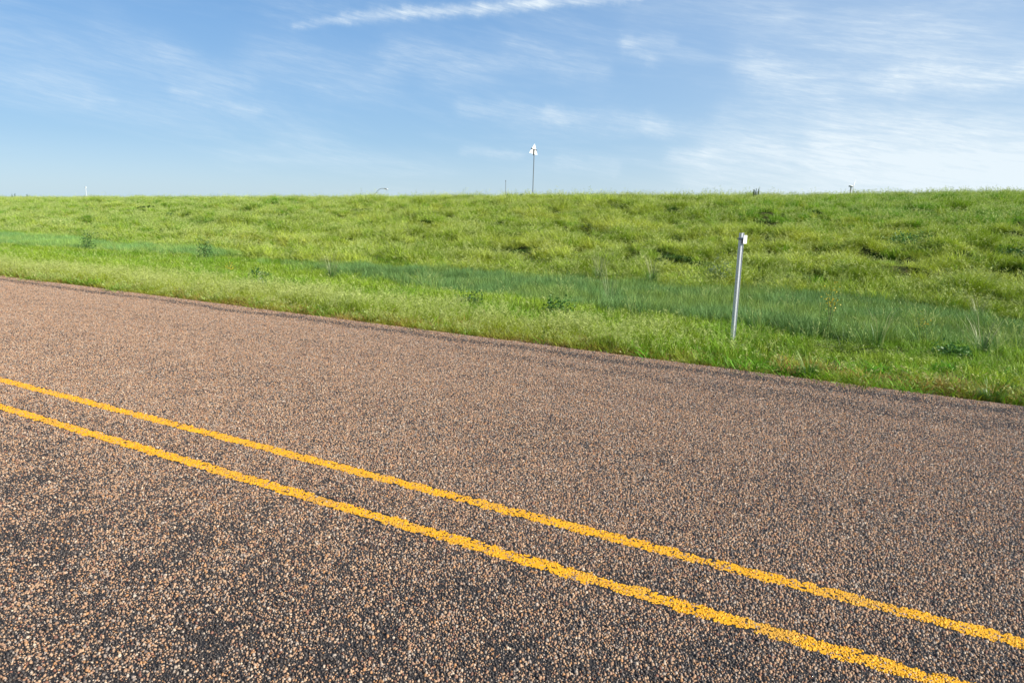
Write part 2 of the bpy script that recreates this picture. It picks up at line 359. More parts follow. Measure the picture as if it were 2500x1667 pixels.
def point_mesh(name, P, attrs):
    me = bpy.data.meshes.new(name); me.vertices.add(len(P)); me.vertices.foreach_set('co', np.asarray(P, np.float32).ravel())
    for k, (ty, a) in attrs.items():
        at = me.attributes.new(k, ty, 'POINT')
        key = {'FLOAT_COLOR': 'color', 'FLOAT_VECTOR': 'vector', 'INT': 'value', 'FLOAT': 'value'}[ty]
        at.data.foreach_set(key, np.asarray(a, np.int32 if ty == 'INT' else np.float32).ravel())
    return me
def scatter_modifier(host, sources, points=None):
    """geometry nodes: instance SOURCES (mesh data of unlinked objects) on the host's points, or on POINTS joined to the host's sheet"""
    ng = bpy.data.node_groups.new('scatter', 'GeometryNodeTree')
    ng.interface.new_socket('Geometry', in_out='INPUT', socket_type='NodeSocketGeometry')
    ng.interface.new_socket('Geometry', in_out='OUTPUT', socket_type='NodeSocketGeometry')
    N = ng.nodes; L = ng.links
    gi = N.new('NodeGroupInput'); go = N.new('NodeGroupOutput')
    src = N.new('GeometryNodeJoinGeometry')
    for s_ in reversed(sources):
        oi = N.new('GeometryNodeObjectInfo'); oi.inputs['Object'].default_value = s_
        g2 = N.new('GeometryNodeGeometryToInstance'); L.new(oi.outputs['Geometry'], g2.inputs[0]); L.new(g2.outputs[0], src.inputs[0])
    ip = N.new('GeometryNodeInstanceOnPoints'); ip.inputs['Pick Instance'].default_value = True
    L.new(src.outputs[0], ip.inputs['Instance'])
    for nm, ty, sk in (('pick', 'INT', 'Instance Index'), ('rot', 'FLOAT_VECTOR', 'Rotation'), ('scl', 'FLOAT_VECTOR', 'Scale')):
        na = N.new('GeometryNodeInputNamedAttribute'); na.data_type = ty; na.inputs['Name'].default_value = nm
        L.new(na.outputs['Attribute'], ip.inputs[sk])
    if points is None:
        L.new(gi.outputs[0], ip.inputs['Points']); L.new(ip.outputs[0], go.inputs[0])
    else:
        oi = N.new('GeometryNodeObjectInfo'); oi.inputs['Object'].default_value = points
        L.new(oi.outputs['Geometry'], ip.inputs['Points'])
        jn = N.new('GeometryNodeJoinGeometry'); L.new(ip.outputs[0], jn.inputs[0]); L.new(gi.outputs[0], jn.inputs[0]); L.new(jn.outputs[0], go.inputs[0])
    md = host.modifiers.new('scatter', 'NODES'); md.node_group = ng
pp, pk, ps = [], [], []
for k in range(36):
    for ri in range(3):
        if ri == 0 and (k < 20 or k > 30): continue
        v_ = (k * 7 + ri * 3 + (k // 3)) % 2
        pp.append((-25.5 + k, 0, 0)); pk.append(ri * 2 + v_); ps.append((1 if (k * 5 + ri) % 3 else -1, 1, 1))
pts = bpy.data.objects.new('tile_points', point_mesh('tile_points', pp, {'pick': ('INT', pk), 'rot': ('FLOAT_VECTOR', np.zeros((len(pp), 3))), 'scl': ('FLOAT_VECTOR', ps)}))
scatter_modifier(road, [o for _, o in tile_objs], pts)

# ------------------------------------------------------------------ painted centre lines
ym, n, b = material('yellow_road_paint')
at = n.new('ShaderNodeAttribute', attribute_name='stone')
geo = n.new('ShaderNodeNewGeometry'); P = geo.outputs['Position']
yc = n.mix(n.noise(P, 5, 3), (.70, .32, .001, 1), (.80, .40, .002, 1))
yc = n.mix(n.math('MULTIPLY', n.sm(n.noise(P, 2.6, 5, .65), .48, .72), .38), yc, (.34, .22, .08, 1))
worn = n.math('LESS_THAN', at.outputs['Alpha'], n.sm(n.noise(P, 9, 3, .6), .3, .75, .04, .34))
n.put(b.inputs['Base Color'], n.mix(worn, yc, n.mix(.25, at.outputs['Color'], (.1, .08, .07, 1))))
b.inputs['Roughness'].default_value = .55
for li, (y0, y1, gaps) in enumerate(((YB0 + .003, YB1 - .003, (1.02,)), (YA0 + .003, YA1 - .003, (-1.93, -9.2)))):
    r = np.random.default_rng(900 + li)
    cx, cy = scatter(-30, 10.5, y0 - .012, y1 + .012, .0076, r)
    lo = y0 + (fbm(cx * 30, cx * 0 + li, 3) - .5) * .04; hi = y1 + (fbm(cx * 30, cx * 0 + 7 + li, 3) - .5) * .04
    ok = (cy > lo) & (cy < hi)
    for g in gaps: ok &= ~(np.abs(cx - g - (cy - y0) * .5) < .005)
    ok &= (fbm(cx * 40, cy * 40, 2) > .30)
    cx, cy = cx[ok], cy[ok]
    size = np.clip(r.lognormal(math.log(.0100), .22, len(cx)), .007, .017)
    Vt, Tt, Ct = pebbles(cx, cy, size, .0002 + r.uniform(-.0006, .0006, len(cx)), seed=700 + li, hs=.30)
    # paint film between the stones and the plain strip that carries on beyond them
    strips = [(-600., -30.), (10.5, 600.)]
    for s0, s1 in strips:
        o = len(Vt); Vt = np.concatenate([Vt, [(s0, y0, .004), (s1, y0, .004), (s1, y1, .004), (s0, y1, .004)]])
        Tt = np.concatenate([Tt, [(o, o + 1, o + 2), (o, o + 2, o + 3)]]); Ct = np.concatenate([Ct, np.tile([.5, .4, .3, .99], (4, 1))])
    dx, dy = np.meshgrid(np.arange(-30, 10.5, .011), np.arange(y0 - .01, y1 + .01, .011))
    dx = dx.ravel(); dy = dy.ravel()
    lo = y0 + .004 + (fbm(dx * 30, dx * 0 + li, 3) - .5) * .05; hi = y1 - .006 + (fbm(dx * 30, dx * 0 + 7 + li, 3) - .5) * .05
    ok = (dy > lo) & (dy < hi) & (r.random(len(dx)) > .48)
    for g in gaps: ok &= ~(np.abs(dx - g - (dy - y0) * .5) < .014)
    dx, dy = dx[ok], dy[ok]; N = len(dx); o = len(Vt)
    hq = .0064; zq = .0016 + r.uniform(0, .0009, N)
    Q = np.stack([np.stack([dx + sx * hq, dy + sy * hq, zq], 1) for sx, sy in ((-1, -1), (1, -1), (1, 1), (-1, 1))], 1).reshape(-1, 3)
    Vt = np.concatenate([Vt, Q]); bi = o + np.arange(N)[:, None] * 4
    Tt = np.concatenate([Tt, np.concatenate([bi + [0, 1, 2], bi + [0, 2, 3]], 0)]); Ct = np.concatenate([Ct, np.tile([.5, .4, .3, .99], (4 * N, 1))])
    ln = bpy.data.objects.new('road_marking', fast_mesh('road_marking', Vt, Tt, ym, {'stone': Ct}, smooth=False)); col.objects.link(ln)
    ln['kind'] = 'structure'

# ------------------------------------------------------------------ grass
def blade_mat():
    mt, n, b = material('grass_blades')
    ti = n.new('ShaderNodeAttribute', attribute_type='INSTANCER', attribute_name='tint')
    bl = n.new('ShaderNodeAttribute', attribute_name='blade')     # r: value, g: seed head, b: height along blade, a: hue shift
    s = n.new('ShaderNodeSeparateColor'); n.put(s.inputs[0], bl.outputs['Color'])
    base = n.mix(bl.outputs['Alpha'], ti.outputs['Color'], n.mix(.5, ti.outputs['Color'], (.30, .32, .06, 1)))
    dry = n.math('MULTIPLY', ti.outputs['Alpha'], n.sm(s.outputs[2], n.math('ADD', .12, n.math('MULTIPLY', ti.outputs['Alpha'], .75)), .05))
    base = n.mix(dry, base, (.36, .18, .075, 1))
    base = n.mix(s.outputs[1], base, n.mix(.28, (.44, .48, .20, 1), ti.outputs['Color']))
    v = n.new('ShaderNodeCombineColor')
    for i in range(3): n.put(v.inputs[i], s.outputs[0])
    base = n.mix(1.0, base, v.outputs[0], 'MULTIPLY')
    n.put(b.inputs['Base Color'], base); b.inputs['Roughness'].default_value = .5; b.inputs['Specular IOR Level'].default_value = .16
    tl = n.new('ShaderNodeBsdfTranslucent'); n.put(tl.inputs[0], n.mix(1.0, base, (1.15, 1.1, .5, 1), 'MULTIPLY'))
    mx = n.new('ShaderNodeMixShader'); mx.inputs[0].default_value = .22
    n.l.new(b.outputs[0], mx.inputs[1]); n.l.new(tl.outputs[0], mx.inputs[2])
    n.l.new(mx.outputs[0], n.n['Material Output'].inputs[0])
    return mt
grass_m = blade_mat()
def clump(seed, nb, rad, h0, h1, wid, curl, seedfrac=0.0, style='oat', upright=.25, hue=.15, straw=.05):
    r = np.random.default_rng(seed); V = []; T = []; C = []
    def strip(pts, ws, side, val, sd, hs, ts):
        o = len(V); m_ = len(pts)
        for i in range(m_ - 1):
            V.append(pts[i] - side * ws[i]); V.append(pts[i] + side * ws[i])
            C.append((val, sd, ts[i], hs)); C.append((val, sd, ts[i], hs))
        V.append(pts[-1]); C.append((val, sd, ts[-1], hs))
        for i in range(m_ - 2): T.extend([(o + 2 * i, o + 2 * i + 1, o + 2 * i + 3), (o + 2 * i, o + 2 * i + 3, o + 2 * i + 2)])
        e = o + 2 * (m_ - 2); T.append((e, e + 1, e + 2))
    for k in range(nb):
        a = r.random() * 6.283; rr = rad * math.sqrt(r.random())
        p = np.array([math.cos(a) * rr, math.sin(a) * rr, -.03])
        hh = r.uniform(h0, h1); la = r.random() * 6.283; le = abs(r.normal(0, upright)) + .04
        dr = np.array([math.cos(la), math.sin(la), 0]); cu = curl * r.uniform(.3, 1.4)
        is_seed = r.random() < seedfrac
        if is_seed: hh *= r.uniform(1.15, 1.5); cu *= .6
        side = np.array([-dr[1], dr[0], 0]); tw = r.uniform(-1, 1); side = side * math.cos(tw) + dr * math.sin(tw)
        pts = []
        for t in (0, .35, .7, 1):
            out_ = hh * (le * t + cu * t * t * t); pts.append(p + dr * out_ + np.array([0, 0, hh * (t - .35 * cu * t * t)]))
        w_ = wid * r.uniform(.7, 1.3) * (.55 if is_seed else 1)
        hs = 1.0 if r.random() < straw else r.uniform(0, hue)
        val = r.uniform(.6, 1.32)
        strip(pts, [w_ * .5, w_ * .5, w_ * .38], side, val, .35 if is_seed else 0, hs, (0, .35, .7, 1))
        if is_seed:
            top = pts[-1]; up = (pts[-1] - pts[-2]); up = up / np.linalg.norm(up)
            nsp = 7 if style == 'oat' else 5
            for j in range(nsp):
                f = j / nsp; q0 = top - up * hh * .28 * (1 - f)
                aa = r.random() * 6.283; ln_ = hh * (.12 if style == 'oat' else .05) * r.uniform(.6, 1.2)
                dv = np.array([math.cos(aa), math.sin(aa), r.uniform(-.1, .6)]) + up * (.4 if style == 'oat' else 1.6)
                q1 = q0 + dv * ln_ * .5; q2 = q0 + dv * ln_ + np.array([0, 0, -.2 * ln_])
                sd_ = np.cross(dv, [r.normal(), r.normal(), r.normal()]); sd_ = sd_ / (np.linalg.norm(sd_) + 1e-6)
                strip([q0, q1, q2], [wid * .2, wid * .55], sd_, r.uniform(.85, 1.2), 1, 0, (1, 1, 1))
    return bpy.data.objects.new('tuft', fast_mesh('tuft', np.array(V), np.array(T), grass_m, {'blade': np.array(C)}, smooth=False))
K = []
def kind(*a, **k):
    ids = []
    for s_ in range(3): ids.append(len(K)); K.append(clump(len(K) * 31 + 5, *a, **k))
    return ids
k_airy = kind(62, .13, .15, .27, .0036, .28, .22, 'oat', .22)           # fine roadside grass with pale open heads
k_green = kind(54, .13, .12, .26, .0056, .35, .03, 'oat', .24)           # bright green blades
k_blue = kind(80, .15, .20, .36, .0046, .22, .0, 'oat', .2, .08, .0)    # dense upright blue-green wheatgrass
k_low = kind(60, .12, .05, .14, .0052, .7, .05, 'oat', .55)           # short grass at the seal edge
k_broad = kind(30, .08, .10, .20, .011, .9, .0, 'oat', .5, .1, .02)     # wide arching blades
k_nod = kind(78, .19, .20, .40, .0085, .7, .06, 'oat', .5, .35, .08)
k_leaf = kind(46, .18, .07, .17, .016, .9, .0, 'oat', .6, .1, .0)         # dark leafy forbs; their tint also paints the shade of the bank hollows   # lodged brome on the bank
k_fine = kind(90, .20, .22, .36, .0085, .3, .06, 'oat', .22, .2, .04)    # finer upright grass on the bank
k_tall = kind(26, .10, .40, .62, .0050, .35, .55, 'spike', .22, .4, .3) # tall pale stalks
def in_view(x, y, m=6):
    a = np.degrees(np.arctan2(y, x)); return ((a > 50) | (x < 4)) & (a < 157 + m)
Pg, Ig, Rg, Sg, Cg = [], [], [], [], []
def add(x, y, ids, scale, tint, dry=0.0, lean=None, seed=0, zoff=0.0):
    r = np.random.default_rng(seed); N = len(x)
    if N == 0: return
    z = terr(x, y) + zoff
    Pg.append(np.stack([x, y, z], 1)); Ig.append(r.choice(ids, N))
    lx = np.zeros(N) if lean is None else lean[0]; ly = np.zeros(N) if lean is None else lean[1]
    # tilt is applied after the spin about z
    Rg.append(np.stack([-ly + r.normal(0, .08, N), lx + r.normal(0, .08, N), r.random(N) * 6.283], 1))
    s = scale * r.uniform(.8, 1.2, N); Sg.append(np.stack([s ** .5, s ** .5, s], 1))
    t = np.broadcast_to(np.asarray(tint, float), (N, 3)) * r.uniform(.8, 1.2, (N, 1)) * np.array([1.26, 1.56, .74])
    Cg.append(np.concatenate([t, np.broadcast_to(np.asarray(dry, float), (N,))[:, None]], 1))
def cloud_pts(x0, x1, y0, y1, dens, seed, m=6):
    r = np.random.default_rng(seed); N = int((x1 - x0) * (y1 - y0) * dens)
    x = r.uniform(x0, x1, N); y = r.uniform(y0, y1, N); k = in_view(x, y, m); return x[k], y[k], r
def edge(x): return 6.95 + (fbm(x * 2.2, x * 0 + 3, 4) - .5) * .58
def lerp(a, b_, t): return np.asarray(a)[None] * (1 - t)[:, None] + np.asarray(b_)[None] * t[:, None]
# blue-green stand in the ditch
def blue_mask(x, y):
    lo = np.interp(x, [-15.6, -14.9, -9.9, -6.6, -3.5, -2, -1, .3, 2.1, 3.4], [14.4, 13.9, 12.5, 11.7, 10.3, 9.9, 9.8, 10.6, 12.2, 13.2])
    hi = np.interp(x, [-15.7, -11.8, -8, -3, 0, 1.4, 2.3, 3.4], [14.3, 15.1, 15.4, 15.5, 15.6, 15.2, 14.4, 13.2])
    wob = (fbm(x * .8, y * .8, 3) - .5) * 1.0
    m1 = sst(-.3, .7, y + wob * 1.3 - lo) * sst(-.5, .8, hi - y - wob) * (1 - .5 * sst(.5, 2.2, x))
    m1 = m1 * (1 - sst(-6, -10, x) * .75 * sst(.42, .58, fbm(x * .8 + 12, y * 1.1, 3)))
    c2 = np.interp(x, [-60, -30, -18, -15], [14.6, 14.4, 15.2, 15.4]); h2 = np.interp(x, [-60, -30, -22, -18, -16.5], [1.3, 1.5, .9, .4, 0])
    return np.maximum(m1 * .90, sst(0, .5, h2 - np.abs(y - c2 + wob * .5)) * (.45 + .4 * sst(.4, .6, fbm(x * .5 + 4, y * 1.3, 3))))
# ---- verge, from the seal edge to the ditch
x, y, r = cloud_pts(-60, 13, 6.85, 16.4, 56, 1)
k = y > edge(x); x, y = x[k], y[k]
bm_ = blue_mask(x, y); u = r.random(len(x)); isb = bm_ > u
de = y - edge(x)
big = fbm(x * .45, y * .7, 3)
right = sst(-3.4, -.8, x + (fbm(x * .9, y * .9 + 4, 2) - .5) * 2)
airy_p = (1 - sst(.9, 2.2, de + (big - .5) * 2.4)) * (1 - right * .93)
u2 = r.random(len(x)); u3 = r.random(len(x))
airy = (~isb) & (u2 < airy_p)
rest = (~isb) & (~airy)
lowr = rest & (u3 < right * (1 - sst(.6, 1.7, de)) * .85)
broad = lowr & (r.random(len(x)) < .16)
lowr2 = lowr & ~broad
green = rest & ~lowr
nearpost = np.exp(-(((x + 1.42) / 1.0) ** 2 + ((y - 8.1) / .9) ** 2))
gsc = (.86 + .6 * (big - .5) + .5 * (fbm(x * 2.3, y * 2.9, 2) - .5)) * (1 + .12 * nearpost) * (1 - .3 * sst(-2.5, -.5, x))
lw = (.16 + .1 * fbm(x * .7, y * .7, 2), .03 + .1 * (fbm(x * .6 + 9, y * .6, 2) - .5))
def lsel(s_): return (lw[0][s_], lw[1][s_])
ddry = (1 - sst(.05, .8, de - .25 * (fbm(x * 2, y * 2, 2) - .5)))
rise = .55 + .45 * sst(0, .5, de)
s_ = airy; add(x[s_], y[s_], k_airy, (1.02 * gsc * rise)[s_], lerp((.260, .265, .045), (.210, .250, .036), sst(.4, .65, big[s_])), ddry[s_], lsel(s_), 21)
s_ = green; add(x[s_], y[s_], k_green, (gsc * rise)[s_], lerp((.145, .220, .032), (.205, .250, .044), sst(.38, .6, fbm(x[s_] * .8 + 30, y[s_] * .8, 3))), ddry[s_] * .8, lsel(s_), 22)
s_ = lowr2; add(x[s_], y[s_], k_low, 1.15 * rise[s_], 1.18 * lerp((.125, .20, .025), (.235, .24, .045), sst(.35, .65, fbm(x[s_] * 2.1, y[s_] * 2.1, 3))), (ddry * 1.0)[s_], lsel(s_), 23)
s_ = broad; add(x[s_], y[s_], k_broad, .85, (.075, .21, .02), 0, None, 24)
s_ = isb; add(x[s_], y[s_], k_blue, .85 + .3 * bm_[s_], lerp((.124, .188, .128), (.175, .215, .108), sst(.4, .6, fbm(x[s_], y[s_] + 8, 2))) * (1 + .35 * sst(-13, -17, x[s_]))[:, None], 0, lsel(s_), 25)
# second helping in the blue stand so that it closes up
x, y, r = cloud_pts(-60, 4, 9.6, 16.4, 44, 2); s_ = blue_mask(x, y) > r.random(len(x)); x, y = x[s_], y[s_]
add(x, y, k_blue, .95, np.array((.134, .190, .120))[None] * (1 + .35 * sst(-13, -17, x))[:, None], 0, (np.full(len(x), .1), np.zeros(len(x))), 26)
# ragged tufts along the seal edge
x, y, r = cloud_pts(-52, 9, 6.84, 7.25, 60, 3); k = y > edge(x) - .05; x, y = x[k], y[k]
tt = fbm(x * 3, y * 3, 2); rt_ = sst(-3, -1, x)
add(x, y, k_low, .9 + tt, lerp((.20, .20, .035), (.10, .21, .02), sst(.4, .6, tt)), .95 - .4 * rt_, None, 27)
x, y, r = cloud_pts(-52, 9, 6.88, 7.6, 26, 31); k = (y > edge(x) - .06) & (fbm(x * 1.3 + 20, y * 1.3, 2) > .50 - .06 * sst(-3, 0, x)); x, y = x[k], y[k]
add(x, y, k_low, 1.3, (.26, .135, .085), .5, None, 32)
# tall pale stalks, more on the right
x, y, r = cloud_pts(-40, 9, 8.3, 16.5, 3.2, 4)
pr = .06 + .5 * sst(-.2, 1.4, x) * (1 - sst(11.5, 13, y)) + .35 * sst(.55, .75, fbm(x * .6, y * .6 + 40, 2)); k = r.random(len(x)) < pr; x, y = x[k], y[k]
add(x, y, k_tall, .75, (.20, .25, .09), 0, (np.full(len(x), .08), np.zeros(len(x))), 28)
# pale fringe along the foot of the bank
x, y, r = cloud_pts(-14, 10, 15.7, 18.2, 2.6, 5); k = (fbm(x * .7, y * .9, 2) > .52); x, y = x[k], y[k]
add(x, y, k_tall, .8, (.21, .24, .09), 0, (np.full(len(x), .12), np.zeros(len(x))), 29)
# ---- the bank, with lens-shaped hollows: dark leafy growth, tinted darker still as painted shade
BANKHOL = [(-5.29, 22.71, 0.6, 0.5), (-10.63, 18.33, 0.55, 0.4), (-9.91, 18.85, 1.1, 0.45), (-5.96, 18.84, 0.55, 0.4), (-6.5, 21.1, 0.55, 0.4), (0.1, 22.14, 0.55, 0.4), (0.97, 22.96, 0.55, 0.4), (3.02, 21.39, 1.0, 0.7), (-35.08, 18.72, 0.55, 0.4), (-28.76, 17.95, 0.55, 0.4), (-23.53, 31.8, 0.8800000000000001, 0.6400000000000001), (-17.08, 30.86, 0.8800000000000001, 0.6400000000000001), (-16.19, 24.45, 0.8800000000000001, 0.6400000000000001), (-13.29, 23.21, 0.55, 0.4), (-23.23, 27.26, 0.8800000000000001, 0.6400000000000001), (-26.04, 25.05, 0.8800000000000001, 0.6400000000000001), (-5.01, 18.81, 0.9, 0.4), (1.88, 29.5, 0.8800000000000001, 0.6400000000000001), (0.71, 18.0, 0.55, 0.4), (-12.3, 15.8, 0.55, 0.4)]
for (ya, yb, dn, sd_) in ((15.2, 24, 40, 6), (24, 40, 30, 7), (40, 50, 9, 8)):
    x, y, r = cloud_pts(-118 if yb > 24 else -62, 17, ya, yb, dn, sd_, 4)
    nb = blue_mask(x, y) < .3; x, y = x[nb], y[nb]
    mott = fbm(x * .35 + 60, y * .6, 3); mot2 = fbm(x * 1.3 + 5, y * 2.2, 3)
    rup = sst(-9, -1, x) * sst(23, 27, y + (mott - .5) * 5)         # smoother, greener grass high on the right
    left = 1 - sst(-32, -16, x + (mott - .5) * 18)
    finep = np.clip(.12 + rup * .85 + left * .55 + (mott - .5) * 1.2, 0, 1)
    u = r.random(len(x)); fine_ = u < finep; nod = ~fine_
    tus = fbm(x * 2.6 + 11, y * 3.4, 2); sc = .46 + 1.6 * (mot2 - .3) + .8 * (tus - .5)
    ang = fbm(x * .5, y * .8 + 20, 2) * 9; amt = .25 + .6 * fbm(x * .9 + 7, y * 1.4, 2)
    ln_ = (np.cos(ang) * amt * .6 + .2, np.sin(ang) * amt * .6)
    c1 = lerp((.135, .175, .030), (.215, .235, .065), sst(.36, .62, fbm(x * .5 + 90, y * .8, 3)))
    c2 = lerp((.085, .165, .026), (.15, .20, .04), sst(.36, .64, mott))
    dead = sst(.60, .70, fbm(x * .25 + 33, y * .9 + 3, 3))
    c1 = c1 * np.array([1.06, .99, 1.15]); c1 = c1 * (1 - .5 * dead[:, None]) + np.array((.27, .24, .08))[None] * .5 * dead[:, None]
    c1 = c1 * np.array([1.42, 1.38, 1.3]); c2 = c2 * np.array([1.45, 1.40, 1.3])
    gap = fbm(x * 1.05 + 70, y * 1.7, 3)
    dk = np.zeros(len(x), bool)
    for hx, hy, ax, ay in BANKHOL: dk |= ((x - hx) / ax) ** 2 + ((y - hy) / ay) ** 2 < 1
    dk |= (gap > .60) & (y < 34) & (fbm(x * .2, y * .25, 2) > .42)
    s_ = dk; add(x[s_], y[s_], k_leaf, 1.0, (.035, .068, .018), 0, None, sd_ * 10 + 3)
    nod &= ~dk; fine_ &= ~dk
    s_ = nod; add(x[s_], y[s_], k_nod, np.clip(sc[s_], .22, 1.6), c1[s_], 0, (ln_[0][s_], ln_[1][s_]), sd_ * 10)
    s_ = fine_; add(x[s_], y[s_], k_fine, np.clip(sc[s_] * .8 + .15, .4, 1.2), c2[s_], 0, (ln_[0][s_] * .4, ln_[1][s_] * .4), sd_ * 10 + 1)
# taller heads along the skyline
x, y, r = cloud_pts(-118, 17, 33, 41, 1.1, 9); k = (fbm(x * .12, y * .1 + 3, 2) > .47); x, y = x[k], y[k]
add(x, y, k_tall, .62, (.20, .24, .09), 0, (np.full(len(x), .1), np.zeros(len(x))), 30)
Pg = np.concatenate(Pg); Ig = np.concatenate(Ig); Rg = np.concatenate(Rg); Sg = np.concatenate(Sg); Cg = np.concatenate(Cg)
# bare hollows in the verge and bank where the sward is thin
HOL = [(-5.72, 9.2, .34, .16), (-6.5, 9.25, .22, .1), (-.25, 8.75, .5, .12), (-4.35, 9.12, .2, .14)]
keepm = np.ones(len(Pg), bool)
for hx, hy, ax, ay in HOL: keepm &= ((Pg[:, 0] - hx) / ax) ** 2 + ((Pg[:, 1] - hy) / ay) ** 2 > 1
Pg, Ig, Rg, Sg, Cg = [a[keepm] for a in (Pg, Ig, Rg, Sg, Cg)]
print('grass tufts', len(Pg))
grass = bpy.data.objects.new('grass', point_mesh('grass', Pg, {'pick': ('INT', Ig), 'rot': ('FLOAT_VECTOR', Rg), 'scl': ('FLOAT_VECTOR', Sg), 'tint': ('FLOAT_COLOR', Cg)}))
grass.data.materials.append(grass_m)
col.objects.link(grass); scatter_modifier(grass, K)
tag(grass, 'long green meadow grass covering the verge, ditch and bank beside the road', 'grass', kind='stuff')

# ------------------------------------------------------------------ materials for things
def simple(name, c, rough=.5, metal=0.0, c2=None, sc=40):
    mt, n, b = material(name)
    g = n.new('ShaderNodeTexCoord')
    c2 = c2 or tuple(v * .8 for v in c)
    n.put(b.inputs['Base Color'], n.mix(n.sm(n.noise(g.outputs['Object'], sc, 3), .35, .65), (*c, 1), (*c2, 1)))
    b.inputs['Roughness'].default_value = rough; b.inputs['Metallic'].default_value = metal
    return mt
M_galv = simple('galvanised_steel', (.66, .69, .72), .42, .45, (.54, .57, .60), 60)
M_pole = simple('dull_pole_steel', (.26, .29, .32), .45, .5, (.2, .23, .26), 60)
M_white = simple('white_enamel', (.82, .82, .80), .45, 0, (.76, .76, .75), 25)
M_dark = simple('dark_weathered_steel', (.07, .075, .08), .6, .3)
M_grey = simple('weathered_grey_metal', (.22, .24, .26), .5, .4)
M_pale = simple('pale_tower_paint', (.74, .74, .75), .5)
M_tower = simple('shaded_tower_steel', (.36, .33, .33), .5)

# ------------------------------------------------------------------ galvanised delineator post by the road
px, py = -1.44, 8.42; pz = tz(px, py)
root = empty('delineator_post', (px, py, pz), 0)
tag(root, 'galvanised steel U-channel post with small white plate near its top, standing in the verge', 'post')
H = 1.275 - pz
root.scale = (.88, .88, 1)
mb = MB()
th = .0035
F = Matrix.Rotation(R(-14), 4, 'Z')
# punched front web as two rails and rungs between the holes
for xx, ww in ((-.0245, .012), (-.0035, .012)): mb.box((xx, 0, H / 2 - .1), (ww, th, H + .2), F)
k = .0
while k < H - .03:
    mb.box((-.014, 0, k), (.009, th - .001, .026), F); k += .037
# the bent side and the return flange
def plate(mb, p0, p1, z0, z1, t, M):
    p0 = Vector(p0); p1 = Vector(p1); dd = (p1 - p0).normalized(); nn = Vector((-dd.y, dd.x)) * t / 2
    q = [p0 + nn, p1 + nn, p1 - nn, p0 - nn]; n0 = len(mb.v)
    for z in (z0, z1):
        for v in q: mb.v.append(M @ Vector((v.x, v.y, z)))
    mb.f += [(n0, n0 + 1, n0 + 2, n0 + 3), (n0 + 7, n0 + 6, n0 + 5, n0 + 4)] + [(n0 + j, n0 + 4 + j, n0 + 4 + (j + 1) % 4, n0 + (j + 1) % 4) for j in range(4)]
plate(mb, (.0028, .001), (.0175, .023), -.2, H, th, F)
plate(mb, (.0175, .0255), (.030, .0255), -.2, H - .0005, th, F)
plate(mb, (-.0312, .001), (-.036, .023), -.2, H - .001, th, F)
mb.build('channel', M_galv, root)
mb = MB(); zb = H - .072
mb.box((-.004, -.006, zb), (.056, .008, .022), F); mb.box((.005, .012, zb - .02), (.03, .018, .058), F)
mb.build('bracket', M_grey, root)
mb = MB(); mb.tube([F @ Vector((-.055, -.004, zb + .006)), F @ Vector((-.028, -.004, zb + .006))], .0035, 8); mb.tube([F @ Vector((-.048, -.004, zb + .006)), F @ Vector((-.040, -.004, zb + .006))], .008, 6)
mb.build('bolt', M_grey, root)
PM = Matrix.Translation((.055, -.002, H - .075)) @ Matrix.Rotation(R(58), 4, 'Z')
def rrect(w_, h_, r_, k=5):
    o = []
    for cx_, cz_, a0 in ((w_ / 2 - r_, h_ / 2 - r_, 0), (-w_ / 2 + r_, h_ / 2 - r_, 90), (-w_ / 2 + r_, -h_ / 2 + r_, 180), (w_ / 2 - r_, -h_ / 2 + r_, 270)):
        for j in range(k + 1): t = R(a0 + 90 * j / k); o.append((cx_ + r_ * math.cos(t), cz_ + r_ * math.sin(t)))
    return o
mb = MB(); mb.prism(rrect(.066, .098, .009), -.001, .0015, PM); pl = mb.build('plate', M_white, root); pl['label'] = 'small rounded white plate'
mb = MB(); mb.tube([PM @ Vector((0.002, -.001, 0)), PM @ Vector((0.002, -.006, 0))], .005, 8); rv = mb.build('rivet', M_grey, pl)
mb = MB(); mb.box((.036, .012, H - .075), (.03, .006, .012)); mb.build('stud', M_grey, root)

# ------------------------------------------------------------------ tall sign seen from behind
sx, sy = -20.9, 42.1; sz = tz(sx, sy)
root = empty('road_sign', (sx, sy, sz), 0)
tag(root, 'tall thin pole carrying a bare white triangular sign, standing on the crest of the bank', 'sign')
top = 1.65 + 47 * math.tan(R(4.2))
mb = MB(); mb.tube([(-.05, 0, -.3), (.0, 0, top - sz - .36)], .034, 10); mb.build('pole', M_pole, root)
mb = MB(); PMs = Matrix.Translation((.0, -.055, top - sz - .42)) @ Matrix.Rotation(R(26.4 + 42), 4, 'Z') @ Matrix.Rotation(R(9), 4, 'Y')
mb.prism([(0, .40), (.37, -.27), (-.37, -.27)], -.002, .002, PMs)
sp = mb.build('sign_panel', M_white, root); sp['label'] = 'plain white back of a triangular sign plate, tilted slightly'
mb = MB(); mb.box((0, -.012, .02), (.42, .02, .04), PMs)
mb.box((-.22, -.02, .03), (.09, .03, .08), PMs); mb.box((.2, -.02, .02), (.09, .03, .06), PMs)
mb.build('crossbar', M_dark, root)
mb = MB(); mb.tube([(0, -.085, top - sz - .78), (0, -.085, top - sz - .42)], .045, 8); mb.build('clamp', M_dark, root)

